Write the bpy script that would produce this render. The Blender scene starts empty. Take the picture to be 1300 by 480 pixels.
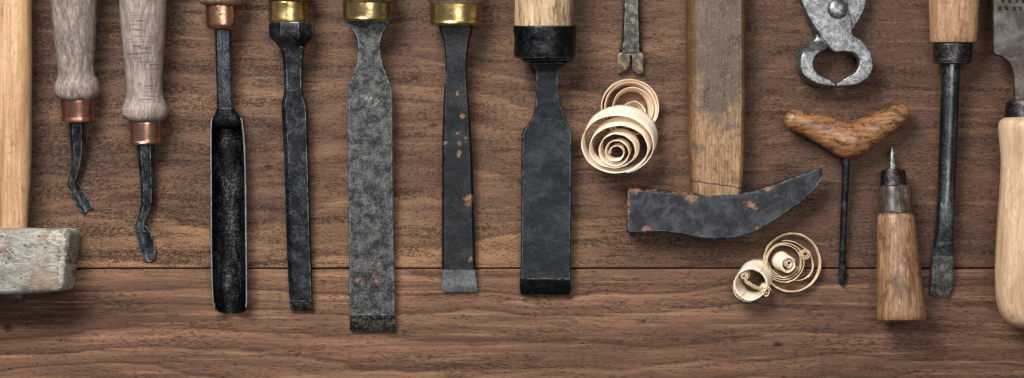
import bpy, bmesh, math, random
from mathutils import Vector, noise as mnoise
from mathutils.geometry import tessellate_polygon
random.seed(4)
U = 0.0005            # one unit of the layout is half a millimetre
HC = 2600.0           # camera height in the same units
col = bpy.context.scene.collection
PI = math.pi

# ---------------------------------------------------------------- materials
class M:
    def __init__(s, name, flip=True):
        s.m = bpy.data.materials.new(name); s.m.use_nodes = True
        s.t = s.m.node_tree; s.n = s.t.nodes; s.l = s.t.links
        s.b = s.n['Principled BSDF']
        tc = s.n.new('ShaderNodeTexCoord')
        mp = s.n.new('ShaderNodeMapping'); mp.inputs['Scale'].default_value = (1/U, -1/U, 1/U)
        s.l.new(tc.outputs['Object'], mp.inputs['Vector'])
        s.P = mp.outputs['Vector']
    def put(s, sock, v):
        if isinstance(v, bpy.types.NodeSocket): s.l.new(v, sock)
        elif isinstance(v, (tuple, list)) and len(v) == 3 and sock.type == 'RGBA': sock.default_value = (*v, 1)
        else: sock.default_value = v
    def vec(s, sc, loc=(0,0,0), rot=0, v=None):
        mp = s.n.new('ShaderNodeMapping'); mp.inputs['Scale'].default_value = sc
        mp.inputs['Location'].default_value = loc; mp.inputs['Rotation'].default_value = (0,0,rot)
        s.l.new(v or s.P, mp.inputs['Vector']); return mp.outputs['Vector']
    def noise(s, sx, sy=None, sz=None, det=3, rough=.55, dist=0, loc=(0,0,0), rot=0, v=None):
        """feature sizes in layout units"""
        sy = sy or sx; sz = sz or sx
        n = s.n.new('ShaderNodeTexNoise'); n.inputs['Scale'].default_value = 1
        n.inputs['Detail'].default_value = det; n.inputs['Roughness'].default_value = rough
        n.inputs['Distortion'].default_value = dist
        s.l.new(s.vec((1/sx, 1/sy, 1/sz), loc, rot, v), n.inputs['Vector']); return n.outputs['Fac']
    def voro(s, sx, sy=None, sz=None, loc=(0,0,0), feat='F1', rnd=1, v=None):
        n = s.n.new('ShaderNodeTexVoronoi'); n.feature = feat; n.inputs['Scale'].default_value = 1
        n.inputs['Randomness'].default_value = rnd
        s.l.new(s.vec((1/sx, 1/(sy or sx), 1/(sz or sx)), loc, 0, v), n.inputs['Vector']); return n.outputs['Distance']
    def mth(s, op, a, b=0.0, c=0.0):
        n = s.n.new('ShaderNodeMath'); n.operation = op
        for i, x in enumerate((a, b, c)): s.put(n.inputs[i], x)
        return n.outputs[0]
    def rng(s, x, a, b, c=0.0, d=1.0, smooth=True):
        n = s.n.new('ShaderNodeMapRange'); n.interpolation_type = 'SMOOTHSTEP' if smooth else 'LINEAR'
        for i, k in zip(range(5), (x, a, b, c, d)): s.put(n.inputs[i], k)
        return n.outputs[0]
    def mix(s, f, a, b, mode='MIX'):
        n = s.n.new('ShaderNodeMix'); n.data_type = 'RGBA'; n.blend_type = mode; n.clamp_factor = True
        s.put(n.inputs[0], f); s.put(n.inputs[6], a); s.put(n.inputs[7], b); return n.outputs[2]
    def ramp(s, f, stops):
        n = s.n.new('ShaderNodeValToRGB'); e = n.color_ramp.elements
        while len(e) < len(stops): e.new(0.5)
        for el, (p, c) in zip(e, stops): el.position = p; el.color = (*c, 1)
        s.put(n.inputs[0], f); return n.outputs[0]
    def xyz(s, v=None):
        n = s.n.new('ShaderNodeSeparateXYZ'); s.l.new(v or s.P, n.inputs[0]); return n.outputs
    def edge(s, rad=2.0):
        """1 on arrises, 0 on flats"""
        bv = s.n.new('ShaderNodeBevel'); bv.samples = 6; bv.inputs['Radius'].default_value = rad*U
        g = s.n.new('ShaderNodeNewGeometry')
        d = s.n.new('ShaderNodeVectorMath'); d.operation = 'DOT_PRODUCT'
        s.l.new(bv.outputs[0], d.inputs[0]); s.l.new(g.outputs['Normal'], d.inputs[1])
        return s.rng(d.outputs['Value'], .996, .94)
    def point(s, a=.52, b=.6):
        g = s.n.new('ShaderNodeNewGeometry'); return s.rng(g.outputs['Pointiness'], a, b)
    def bump(s, h, dist=1.0, strength=.6, prev=None):
        n = s.n.new('ShaderNodeBump'); n.inputs['Distance'].default_value = dist*U
        n.inputs['Strength'].default_value = strength; s.put(n.inputs['Height'], h)
        if prev: s.l.new(prev, n.inputs['Normal'])
        return n.outputs[0]
    def fin(s, base, rough=.6, metal=0.0, normal=None, spec=.5, **kw):
        s.put(s.b.inputs['Base Color'], base); s.put(s.b.inputs['Roughness'], rough)
        s.put(s.b.inputs['Metallic'], metal); s.put(s.b.inputs['Specular IOR Level'], spec)
        if normal: s.l.new(normal, s.b.inputs['Normal'])
        for k, v in kw.items(): s.put(s.b.inputs[k], v)
        return s.m

def srgb(h):
    r = [int(h[i:i+2], 16)/255 for i in (0, 2, 4)]
    return tuple(c/12.92 if c <= .04045 else ((c+.055)/1.055)**2.4 for c in r)

def walnut(name, upper, seed):
    m = M(name); L = (seed*13.7, seed*7.3, seed*3.1)
    X, Y, Z = m.xyz()
    # object space of a plank is centred on the layout centre: X = px-650, Y = py-240
    a = m.noise(620, 190, det=2, rough=.45, loc=L)
    b = m.noise(150, 40, det=2, loc=L)
    if upper:
        # cathedral figure of the plain sawn board on the right side
        dx = m.mth('DIVIDE', m.mth('SUBTRACT', X, 470.0), 230.0); dy = m.mth('DIVIDE', m.mth('SUBTRACT', Y, -95.0), 150.0)
        g = m.mth('SQRT', m.mth('ADD', m.mth('MULTIPLY', dx, dx), m.mth('MULTIPLY', dy, dy)))
        wh = m.rng(g, 1.5, .1, 0, 1)
        h = m.mth('ADD', m.mth('DIVIDE', Y, 60.0), m.mth('MULTIPLY', a, 4.2))
        h = m.mth('ADD', h, m.mth('MULTIPLY', wh, 2.4))
    else:
        h = m.mth('ADD', m.mth('DIVIDE', Y, 30.0), m.mth('MULTIPLY', a, 4.0))
    h = m.mth('ADD', h, m.mth('MULTIPLY', b, 1.1))
    fr = m.mth('FRACT', h)
    ring = m.mth('MULTIPLY', m.rng(fr, 0, .8), m.rng(fr, 1.0, .86))
    h2 = m.mth('FRACT', m.mth('MULTIPLY', h, 3.3))
    ring2 = m.mth('MULTIPLY', m.rng(h2, 0, .7), m.rng(h2, 1.0, .8))
    fib = m.noise(22 if upper else 44, 2.0, 8, det=5, rough=.7, loc=L)
    fib2 = m.noise(110 if upper else 190, 7.0, 30, det=5, rough=.62, loc=(seed, 3, 1), rot=.0 if upper else .035)
    tone = m.noise(330, 42, det=3, rough=.6, loc=(seed*2.2, 5, 9))
    # base colour
    if upper:
        c = m.mix(m.rng(tone, .28, .72), srgb('594133'), srgb('83634b'))
        seam = m.mth('MULTIPLY', m.rng(m.mth('ADD', Y, m.mth('MULTIPLY', b, 26.0)), 22.0, 80.0), m.rng(X, 250.0, -60.0, .12, 1))
        c = m.mix(m.mth('MULTIPLY', seam, .7), c, srgb('9a7453'))
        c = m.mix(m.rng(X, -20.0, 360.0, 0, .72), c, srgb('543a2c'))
        c = m.mix(m.rng(m.noise(420, 60, det=3, rough=.55, dist=.4, loc=(8, 3, 3)), .46, .66, 0, .5), c, srgb('46322a'))
        c = m.mix(m.mth('MULTIPLY', m.rng(X, -330.0, -560.0, 0, .45), m.rng(Y, 80.0, -80.0, 0, 1)), c, srgb('574337'))
    else:
        c = m.mix(m.rng(tone, .28, .72), srgb('5d4335'), srgb('8c6750'))
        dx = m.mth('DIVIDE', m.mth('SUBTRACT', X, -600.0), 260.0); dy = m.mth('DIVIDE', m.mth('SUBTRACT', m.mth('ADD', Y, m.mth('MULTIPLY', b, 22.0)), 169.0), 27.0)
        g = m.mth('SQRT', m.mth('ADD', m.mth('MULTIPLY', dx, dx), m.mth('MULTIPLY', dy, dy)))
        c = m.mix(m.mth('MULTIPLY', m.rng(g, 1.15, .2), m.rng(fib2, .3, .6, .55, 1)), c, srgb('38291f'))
        c = m.mix(m.rng(X, 120.0, 560.0, 0, .6), c, srgb('523a30'))
    c = m.mix(m.mth('MULTIPLY', ring, .55), c, srgb('503a2e' if upper else '4f362a'))
    ln = m.mth('MULTIPLY', m.rng(fr, .70, .84), m.rng(fr, .92, .87))
    c = m.mix(m.mth('MULTIPLY', ln, .24 if upper else .5), c, srgb('35241c'))
    c = m.mix(m.mth('MULTIPLY', ring2, .32), c, srgb('4b362c'))
    c = m.mix(m.rng(fib2, .52, .70, 0, .62), c, srgb('4a352b'))
    c = m.mix(m.rng(fib2, .48, .30, 0, .16 if upper else .42), c, srgb('a98163'))
    c = m.mix(m.rng(fib, .50, .68, 0, .36), c, srgb('503a2f'))
    c = m.mix(m.rng(fib, .46, .28, 0, .26), c, srgb('ad8766'))
    # open pores: short dark dashes, thicker in the early wood
    pv = m.noise(5.2 if upper else 8.0, 1.2, 3, det=2, rough=.5, dist=.3, loc=L)
    dens = m.noise(120, 26, det=3, rough=.6, loc=(4, seed, 2))
    thr = m.mth('SUBTRACT', .625 if upper else .65, m.mth('ADD', m.mth('MULTIPLY', m.rng(dens, .38, .7), .10), m.mth('MULTIPLY', ring, .035)))
    pore = m.rng(m.mth('SUBTRACT', pv, thr), 0.0, .045)
    c = m.mix(m.mth('MULTIPLY', pore, .72), c, srgb('2a1d18'))
    # torn, scraped grain: small broken dark scratches in patches
    pt = m.noise(105, 15, det=3, rough=.65, loc=(seed*5, 1, 4))
    side = m.rng(X, -150.0, -480.0, .0, .11) if upper else -.05
    near = m.mth('MULTIPLY', m.rng(m.mth('ABSOLUTE', m.mth('SUBTRACT', Y, 72.0)), 40.0, 6.0, 0, .075), m.rng(m.mth('ABSOLUTE', m.mth('SUBTRACT', X, 170.0)), 190.0, 40.0)) if upper else 0.0
    pm = m.rng(m.mth('ADD', m.mth('ADD', pt, side), near), .52, .64)
    sc = m.noise(5.5, 2.6, 3, det=3, rough=.75, dist=1.6, loc=(9, seed, 3), rot=.35)
    scr = m.mth('MULTIPLY', m.rng(sc, .48, .55), pm)
    c = m.mix(m.mth('MULTIPLY', scr, .85), c, srgb('261d19'))
    # tiny pale dust flecks
    du = m.voro(26, 22, 26, loc=(seed, 2, 2)); 
    c = m.mix(m.rng(du, .035, .015, 0, .4), c, srgb('c9b8a4'))
    for kx, ky, kr in (((-122.0, -141.0, 2.6), (-100.0, -81.0, 3.2), (-309.0, -28.0, 3.5), (-164.0, -118.0, 2.2)) if upper else ((338.0, 197.0, 4.0), (-640.0, 176.0, 5.0))):
        ax = m.mth('DIVIDE', m.mth('SUBTRACT', X, kx), kr*1.5); ay = m.mth('DIVIDE', m.mth('SUBTRACT', Y, ky), kr)
        kd = m.mth('ADD', m.mth('SQRT', m.mth('ADD', m.mth('MULTIPLY', ax, ax), m.mth('MULTIPLY', ay, ay))), m.mth('MULTIPLY', m.mth('SUBTRACT', sc, .5), 3.0))
        c = m.mix(m.rng(kd, 1.3, .5, 0, .8), c, srgb('251b17'))
    hgt = m.mth('SUBTRACT', m.mth('MULTIPLY', fib, .5), m.mth('ADD', m.mth('MULTIPLY', pore, .8), m.mth('MULTIPLY', scr, .7)))
    nb = m.bump(hgt, .5, .55)
    return m.fin(c, m.rng(fib, .3, .7, .5, .66), 0, nb, .16)

def wood(name, light, dark, pore, gx=2.4, gy=60, grime=None, gcol='2a221e', gthr=(.5, .7), gsize=(22, 40), rough=.55,
         across=False, crosscol=None, speck=.5, bumpd=.6, along='y', coat=0.0, seed=1, wave=0.0, contrast=1.0):
    m = M(name); L = (seed*3.3, seed*5.1, seed)
    if along == 'x': gs = (gy, gx, gx)
    else: gs = (gx, gy, gx)
    f1 = m.noise(*gs, det=4, rough=.65, dist=.3, loc=L)
    f2 = m.noise(gs[0]*4, gs[1]*1.6, gs[2]*4, det=3, loc=L)
    c = m.mix(m.rng(f2, .3, .7), srgb(light), srgb(dark))
    c = m.mix(m.rng(f1, .47, .70, 0, .55*contrast), c, srgb(pore))
    c = m.mix(m.rng(f1, .47, .28, 0, .3*contrast), c, srgb('e8d6b8'))
    if wave:
        X, Y, Z = m.xyz()
        q = m.noise(38, 60, 38, det=2, loc=L)
        w = m.mth('FRACT', m.mth('ADD', m.mth('DIVIDE', X, 9.0), m.mth('MULTIPLY', q, 6.0)))
        c = m.mix(m.mth('MULTIPLY', m.rng(w, .45, .9), wave), c, srgb(pore))
    pv = m.noise(1.1, 6.5, 1.1, det=2, rough=.6, loc=L) if along == 'y' else m.noise(6.5, 1.1, 1.1, det=2, loc=L)
    po = m.rng(pv, .60, .68)
    c = m.mix(m.mth('MULTIPLY', po, speck), c, srgb(gcol))
    hg = m.mth('SUBTRACT', m.mth('MULTIPLY', f1, .5), m.mth('MULTIPLY', po, .5))
    if across:
        lines = m.noise(34, 1.5, 34, det=3, rough=.7, loc=L)
        zone = m.noise(30, 34, 30, det=2, loc=L)
        lm = m.mth('MULTIPLY', m.rng(lines, .53, .66), m.rng(zone, .44, .6))
        c = m.mix(m.mth('MULTIPLY', lm, .8), c, srgb(crosscol or gcol))
        hg = m.mth('SUBTRACT', hg, m.mth('MULTIPLY', lm, .6))
    r = rough
    if grime is not None:
        gn = m.noise(gsize[0], gsize[1], gsize[0], det=6, rough=.72, dist=.5, loc=(seed, 8, 1))
        gm = m.rng(gn, gthr[0], gthr[1])
        c = m.mix(m.mth('MULTIPLY', gm, grime), c, srgb(gcol))
        r = m.rng(gn, .4, .7, rough, max(rough-.15, .2))
    d1 = m.voro(13, 17, 13, loc=(seed, 1, 5))
    dm = m.rng(d1, .11, .05)
    c = m.mix(m.mth('MULTIPLY', dm, .45), c, srgb(gcol))
    hg = m.mth('SUBTRACT', hg, m.mth('MULTIPLY', dm, .5))
    nb = m.bump(hg, bumpd, .6)
    big = m.noise(28, 34, 28, det=2, loc=L); nb = m.bump(big, 3.0, .35, nb)
    return m.fin(c, r, 0, nb, .28, **({'Coat Weight': coat, 'Coat Roughness': .35} if coat else {}))

def metal(name, dark, mid, light, psize=14, rough=(.33, .55), rust=0.0, rustcol='8a4f38', wear_glint=.7, met=.75, pit=.6,
          thr=(.42, .62), seed=1, wear_glint_col='b9bcbe', stretch=1.0, rthr=(.66, .70), rsize=13, fine=2.2, rf=.72, spots=(), sp=.4):
    m = M(name); L = (seed*4.1, seed*2.7, seed)
    big = m.noise(psize, psize*stretch, psize, det=9, rough=rf, dist=.35, loc=L)
    fi = m.noise(fine, fine*1.3, fine, det=3, rough=.7, loc=L)
    c = m.mix(m.rng(big, *thr), srgb(dark), srgb(mid))
    c = m.mix(m.rng(m.mth('ADD', m.mth('MULTIPLY', big, .55), m.mth('MULTIPLY', fi, .45)), .48, .64, 0, sp), c, srgb(light))
    c = m.mix(m.rng(fi, .48, .34, 0, sp*.8), c, srgb('0d0e10'))
    scr = m.noise(1.0, 30, 1.0, det=2, rough=.5, loc=L, rot=.5)
    c = m.mix(m.rng(scr, .66, .70, 0, .25), c, srgb(light))
    if wear_glint:
        e = m.edge(1.5); en = m.noise(6, 10, 6, det=3, loc=L)
        c = m.mix(m.mth('MULTIPLY', m.mth('MULTIPLY', e, m.rng(en, .42, .56, .08, .85)), wear_glint), c, srgb(wear_glint_col))  # pale worn arrises, with the edge highlights painted into the same colour
    mt = met; ro = m.rng(fi, .3, .7, rough[0], rough[1])
    if rust:
        rn = m.noise(rsize, rsize*1.2, rsize, det=5, rough=.65, loc=(seed*9, 2, 3))
        rm = m.rng(rn, *rthr)
        rc = m.mix(m.rng(fi, .35, .65), srgb(rustcol), srgb('b9876c'))
        c = m.mix(m.mth('MULTIPLY', rm, rust), c, rc)
        mt = m.mth('MULTIPLY', m.mth('SUBTRACT', 1.0, m.mth('MULTIPLY', rm, rust)), met)
        ro = m.mth('ADD', ro, m.mth('MULTIPLY', rm, .25))
    if spots:
        X, Y, Z = m.xyz(); sn = m.noise(7, 7, 60, det=5, rough=.75, loc=(seed, 3, 3)); tot = 0.0
        for sx, sy, rx, ry in spots:
            dx = m.mth('DIVIDE', m.mth('SUBTRACT', X, sx), rx); dy = m.mth('DIVIDE', m.mth('SUBTRACT', Y, sy), ry)
            d = m.mth('SQRT', m.mth('ADD', m.mth('MULTIPLY', dx, dx), m.mth('MULTIPLY', dy, dy)))
            tot = m.mth('MAXIMUM', tot, m.mth('SUBTRACT', 1.35, m.mth('ADD', d, m.mth('MULTIPLY', m.mth('SUBTRACT', sn, .5), 5.5))))
        rm = m.rng(tot, .25, 1.15)
        c = m.mix(m.rng(tot, .02, .45, 0, .45), c, srgb('4a3528'))
        c = m.mix(m.mth('MULTIPLY', rm, m.rng(fi, .3, .6, .5, .85)), c, m.mix(m.rng(fi, .35, .65), srgb(rustcol), srgb('8e6a50')))
        mt = m.mth('MULTIPLY', m.mth('SUBTRACT', 1.0, rm), met)
    nb = m.bump(m.mth('ADD', m.mth('MULTIPLY', fi, .5), big), .9, pit)
    return m.fin(c, ro, mt, nb, .5)

def soft_metal(name, a, b, stain, seed=1, rough=(.2, .42), pin=None):
    m = M(name); L = (seed*4.1, seed*2.7, seed)
    n = m.noise(9, 7, 9, det=6, rough=.7, loc=L); rg = m.noise(60, 1.3, 60, det=3, loc=L)
    c = m.mix(m.rng(n, .35, .66), srgb(a), srgb(b))
    c = m.mix(m.rng(n, .60, .72, 0, .7), c, srgb(stain))
    c = m.mix(m.rng(rg, .55, .7, 0, .35), c, srgb(stain))
    e = m.edge(1.2); c = m.mix(m.mth('MULTIPLY', e, .35), c, srgb(stain))
    nb = m.bump(m.mth('ADD', m.mth('MULTIPLY', rg, .4), n), .6, .18)
    nb = m.bump(m.noise(16, 16, 16, det=1, loc=L), 3.0, .22, nb)
    return m.fin(c, m.rng(n, .3, .7, rough[0], rough[1]), .95, nb, .5)

def shaving_mat(name, a, b, seed):
    m = M(name)
    n = m.noise(3, 2.2, 9, det=4, rough=.6, loc=(seed, 1, 1)); q = m.noise(22, 18, 22, det=2, loc=(seed, 4, 1))
    c = m.mix(m.rng(q, .3, .7), srgb(a), srgb(b)); c = m.mix(m.rng(n, .52, .72, 0, .2), c, srgb('dcb48a'))
    m.fin(c, .6, 0, m.bump(n, .6, .45), .35)
    tr = m.n.new('ShaderNodeBsdfTranslucent'); m.put(tr.inputs['Color'], c)
    mx = m.n.new('ShaderNodeMixShader'); mx.inputs[0].default_value = .35
    m.l.new(m.b.outputs[0], mx.inputs[1]); m.l.new(tr.outputs[0], mx.inputs[2])
    m.l.new(mx.outputs[0], m.n['Material Output'].inputs['Surface'])
    return m.m

MAT = dict(
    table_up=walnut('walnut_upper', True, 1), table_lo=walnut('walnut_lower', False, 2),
    beech=wood('pale_ash', 'bb9674', 'a37b58', '7a573a', gx=3.4, gy=90, speck=.5, grime=.7, gthr=(.57, .72), gsize=(12, 24), gcol='6b4a30', seed=2, rough=.6),
    grey1=wood('grey_wood_a', '978a80', '786c64', '433a36', gx=2.0, gy=22, speck=.75, grime=.5, gthr=(.5, .72), gcol='37312d', wave=.35, seed=3, rough=.65),
    grey2=wood('grey_wood_b', '998d83', '7a6e67', '463e39', gx=2.2, gy=22, speck=.35, across=True, crosscol='2c2927', grime=.35, gthr=(.55, .75), gcol='45403c', seed=5, rough=.6),
    brownh=wood('brown_handle', '8f7663', '6c5546', '40322a', seed=6, grime=.4),
    greyh=wood('dusty_handle', '9c8c7d', '7c6b5e', '4a3d35', seed=7, grime=.4),
    oak=wood('socket_oak', 'c2a684', 'a08563', '54402c', gx=3.4, gy=90, grime=.8, gthr=(.49, .6), gsize=(12, 70), gcol='3a2e24', seed=8, speck=.5, rough=.6),
    tip_oak=wood('driver_oak', 'b18b6b', '936d50', '6c4a2e', gx=2.8, gy=60, seed=9, speck=.6, grime=.3, rough=.6),
    awlw=wood('awl_wood', '9a7454', '76543a', '41291c', gx=3.6, gy=44, seed=10, speck=.7, grime=.75, gthr=(.49, .68), gcol='3b281b', coat=.25, rough=.5),
    awlneck=wood('awl_neck', '544439', '3d3029', '241c18', gx=3.2, gy=30, seed=11, speck=.6, grime=.8, gthr=(.42, .6), gcol='231c19', coat=.4, rough=.4),
    gim=wood('gimlet_wood', '996a42', '744a2d', '452a19', gx=3.5, gy=26, seed=12, along='x', speck=.3, contrast=.5, grime=.8, gthr=(.49, .60), gsize=(13, 6), gcol='2c1c13', coat=.5, rough=.4, bumpd=.9),
    pale=wood('pale_birch', 'cbad8c', 'b18f70', '86644a', gx=4.5, gy=80, seed=13, speck=.3, rough=.5, bumpd=.4, coat=.15, contrast=.9, wave=.16, grime=.45, gthr=(.58, .76), gcol='7d5c3c'),
    steel_blk=metal('black_steel', '17191b', '2c3033', '5a5f62', psize=16, seed=1, wear_glint=.75),
    steel_gouge=metal('gouge_steel', '141517', '25272a', '707375', psize=16, stretch=2.2, seed=2, wear_glint=0, met=.97, sp=.7, thr=(.46, .66), fine=1.7),
    steel_mott=metal('mottled_steel', '222428', '4b4b4b', '777671', sp=.8, psize=13, seed=3, wear_glint=.8, thr=(.42, .55), met=.6, rough=(.42, .65), rf=.82, fine=1.7, spots=[(x-471, y-200, r, r*.9) for x, y, r in ((461, 342, 3), (454, 355, 3), (478, 356, 3), (481, 334, 2), (500, 330, 3), (447, 300, 2))]),
    steel_blue=metal('blued_steel', '1f2225', '2b2f32', '45423f', psize=30, seed=4, wear_glint=.45, rustcol='84563c', wear_glint_col='8a7a70', spots=[(x-582, y-200, rx, ry) for x, y, rx, ry in ((587, 148, 3, 3), (583, 183, 4, 3.5), (582, 195, 3, 4), (565, 182, 2.5, 2), (581, 170, 3.5, 2), (574, 131, 2, 2), (581, 121, 2, 3), (566, 98, 1.6, 13), (595.5, 253, 5, 8), (597, 329, 3, 3), (592, 176, 2, 2))]),
    steel_slate=metal('slate_steel', '1f2326', '30353a', '454a4d', psize=34, seed=5, wear_glint=.55, stretch=.7),
    steel_edge=metal('ground_steel', '6c6f6f', '83868a', '9c9d9b', psize=12, seed=6, wear_glint=.2, pit=.3, rough=(.4, .55)),
    steel_tipdk=metal('black_ground_edge', '0c0c0e', '17171a', '3a3a3a', psize=12, seed=7, wear_glint=.9, wear_glint_col='8f867a'),
    steel_pit=metal('pitted_ground_edge', '1c1b18', '4c4a44', '8f8d86', psize=6, seed=8, wear_glint=.3, thr=(.44, .52)),
    iron_blk=metal('black_iron', '0f1012', '202226', '3c3e40', psize=9, seed=9, wear_glint=.45, rough=(.25, .5), rust=.35, rthr=(.68, .74), fine=3.4, pit=.9),
    forged=metal('forged_steel', '212326', '4a4d50', '9a9ea0', psize=16, stretch=2, sp=.25, pit=.35, seed=10, wear_glint=.9, met=.7, rough=(.25, .45)),
    ham=metal('hammer_steel', '212429', '373b3f', '57534f', psize=22, seed=11, wear_glint=.9, rustcol='74452f', wear_glint_col='b0b0ae', spots=[(x-912, y-150, rx, ry) for x, y, rx, ry in ((807, 240, 8, 5), (866, 243, 14, 3.5), (879, 250, 7, 8), (953, 258, 8, 6), (823, 289, 6, 3.5), (961, 288, 5, 3), (832, 240, 7, 2.5), (799, 262, 2.5, 20), (975, 238, 9, 2.5))], rough=(.35, .6)),
    pinc=metal('pincer_steel', '585a5b', '828485', 'b4b5b4', psize=9, seed=12, wear_glint=.6, rough=(.3, .45), thr=(.38, .62), fine=2.2, pit=.6, sp=.5, met=.85, wear_glint_col='c4c4c2'),
    pinc_dk=metal('pincer_dark_steel', '2b2e31', '4c5053', '777a7c', psize=9, seed=13, wear_glint=.5),
    shaft=metal('driver_steel', '3c3f42', '5a5d60', '8a8c8d', psize=22, stretch=3, seed=14, wear_glint=0, fine=2.6, thr=(.40, .72), met=.95, rough=(.3, .42), pit=.3),
    flat_tip=metal('driver_tip_steel', '454646', '656663', '8e8e88', psize=10, seed=15, wear_glint=.3, sp=.5),
    rasp=metal('rasp_steel', '3f3835', '574f4b', '7a716b', psize=20, seed=16, wear_glint=.35, pit=.3, rough=(.4, .55), wear_glint_col='a58e7e'),
    punch=metal('punch_steel', '35342f', '5b5a55', '8f8e88', psize=9, seed=17, wear_glint=.8),
    punch_tip=metal('dull_yellow_steel', '4e4336', '86755c', 'a08f74', psize=7, seed=18, wear_glint=.5, met=.3),
    dkferr=metal('driver_ferrule_steel', '241f20', '3d3737', '7d7778', psize=10, seed=19, wear_glint=.6, rough=(.22, .45)),
    copper=soft_metal('copper', 'c0917c', 'a06f5a', '4d3027', 1),
    copper2=soft_metal('copper_pale', 'c79a85', 'a87b66', '5e4236', 2),
    brass=soft_metal('brass', 'bda673', '96804f', '43381f', 3),
    brass2=soft_metal('brass_brown', 'b39d70', '84704a', '40352a', 4),
    scratch=metal('bright_scratch', '8a867f', '989389', 'a8a49a', seed=21, wear_glint=0, met=.3),
    under=wood('dark_gap', '3a2a22', '2c1f18', '1a120e', seed=14),
    shv1=shaving_mat('cream_shaving', 'fff6e8', 'fbecd4', 1), shv2=shaving_mat('tan_shaving', 'fae8d2', 'f2dabc', 2),
    shv3=shaving_mat('straw_shaving', 'f8e8cc', 'ecd4ae', 3),
)

def mallet_mat():
    m = M('chipped_grey_mallet')
    a = m.noise(30, 16, 20, det=7, rough=.7, dist=.4); f = m.noise(9, 1.6, 3, det=4, rough=.7)
    p = m.noise(7, 5, 7, det=5, rough=.7, loc=(3, 3, 3)); br = m.noise(34, 18, 30, det=4, rough=.6, loc=(7, 1, 1))
    c = m.mix(m.rng(a, .38, .62), srgb('a8a49a'), srgb('7b776d'))
    c = m.mix(m.rng(br, .52, .66, 0, .55), c, srgb('8f7862'))
    c = m.mix(m.rng(br, .66, .72, 0, .45), c, srgb('7c4f3a'))
    c = m.mix(m.rng(f, .52, .64, 0, .5), c, srgb('565049'))
    c = m.mix(m.rng(f, .46, .34, 0, .5), c, srgb('c2bdb0'))
    c = m.mix(m.rng(p, .60, .68, 0, .7), c, srgb('3a352f'))
    e = m.edge(5.0); c = m.mix(m.mth('MULTIPLY', e, m.rng(p, .42, .56, .2, .8)), c, srgb('cfcbbf'))
    v = m.voro(17, 12, 17, loc=(2.3, 1.4, 0)); c = m.mix(m.rng(v, .16, .06, 0, .8), c, srgb('2e2a26'))
    X, Y, Z = m.xyz()
    q = m.noise(6, 11, 60, det=5, rough=.75, loc=(5, 2, 0)); q2 = m.noise(14, 10, 60, det=5, rough=.7, loc=(2, 8, 0))
    bx = m.mth('ABSOLUTE', m.mth('SUBTRACT', m.mth('ADD', X, m.mth('MULTIPLY', m.mth('SUBTRACT', q, .5), 22.0)), 60.5))
    chip = m.rng(m.mth('ADD', bx, m.mth('MULTIPLY', m.mth('SUBTRACT', q2, .5), 14.0)), 3.6, 2.4)
    cx_ = m.mth('SUBTRACT', X, 51.0); cy_ = m.mth('SUBTRACT', Y, -30.0)
    cd = m.mth('SQRT', m.mth('ADD', m.mth('MULTIPLY', cx_, cx_), m.mth('MULTIPLY', cy_, cy_)))
    ch2 = m.rng(m.mth('ADD', cd, m.mth('MULTIPLY', m.mth('SUBTRACT', q2, .5), 26.0)), 10.0, 8.0)
    rim_ = m.rng(bx, 5.6, 4.8)
    c = m.mix(m.mth('MULTIPLY', m.mth('MAXIMUM', rim_, m.rng(cd, 14.0, 12.5, 0, .4)), .5), c, srgb('4b4740'))
    c = m.mix(m.mth('MAXIMUM', chip, ch2), c, m.mix(m.rng(p, .45, .6), srgb('bfbaac'), srgb('938d80')))
    bx2 = m.mth('SUBTRACT', X, 38.0); by2 = m.mth('SUBTRACT', Y, 20.0)
    bd = m.mth('SQRT', m.mth('ADD', m.mth('MULTIPLY', bx2, bx2), m.mth('MULTIPLY', by2, by2)))
    c = m.mix(m.rng(m.mth('ADD', bd, m.mth('MULTIPLY', m.mth('SUBTRACT', q2, .5), 50.0)), 22.0, 8.0, 0, .45), c, srgb('86604a'))
    px_ = m.mth('ADD', X, 7.0); py_ = m.mth('ADD', Y, 7.0)
    pd = m.mth('SQRT', m.mth('ADD', m.mth('MULTIPLY', px_, px_), m.mth('MULTIPLY', py_, py_)))
    pk = m.mth('MULTIPLY', m.rng(pd, 13.0, 7.0), m.rng(m.noise(3.2, 3.2, 9, det=2), .52, .58))
    c = m.mix(m.mth('MULTIPLY', pk, .85), c, srgb('2b2723'))
    p = m.mth('SUBTRACT', p, m.mth('MULTIPLY', m.mth('MAXIMUM', chip, ch2), .35))
    nb = m.bump(m.mth('ADD', m.mth('ADD', a, m.mth('MULTIPLY', f, .5)), m.mth('MULTIPLY', p, -.8)), 3.4, .9)
    return m.fin(c, .75, 0, nb, .3)
MAT['mallet'] = mallet_mat()

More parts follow.
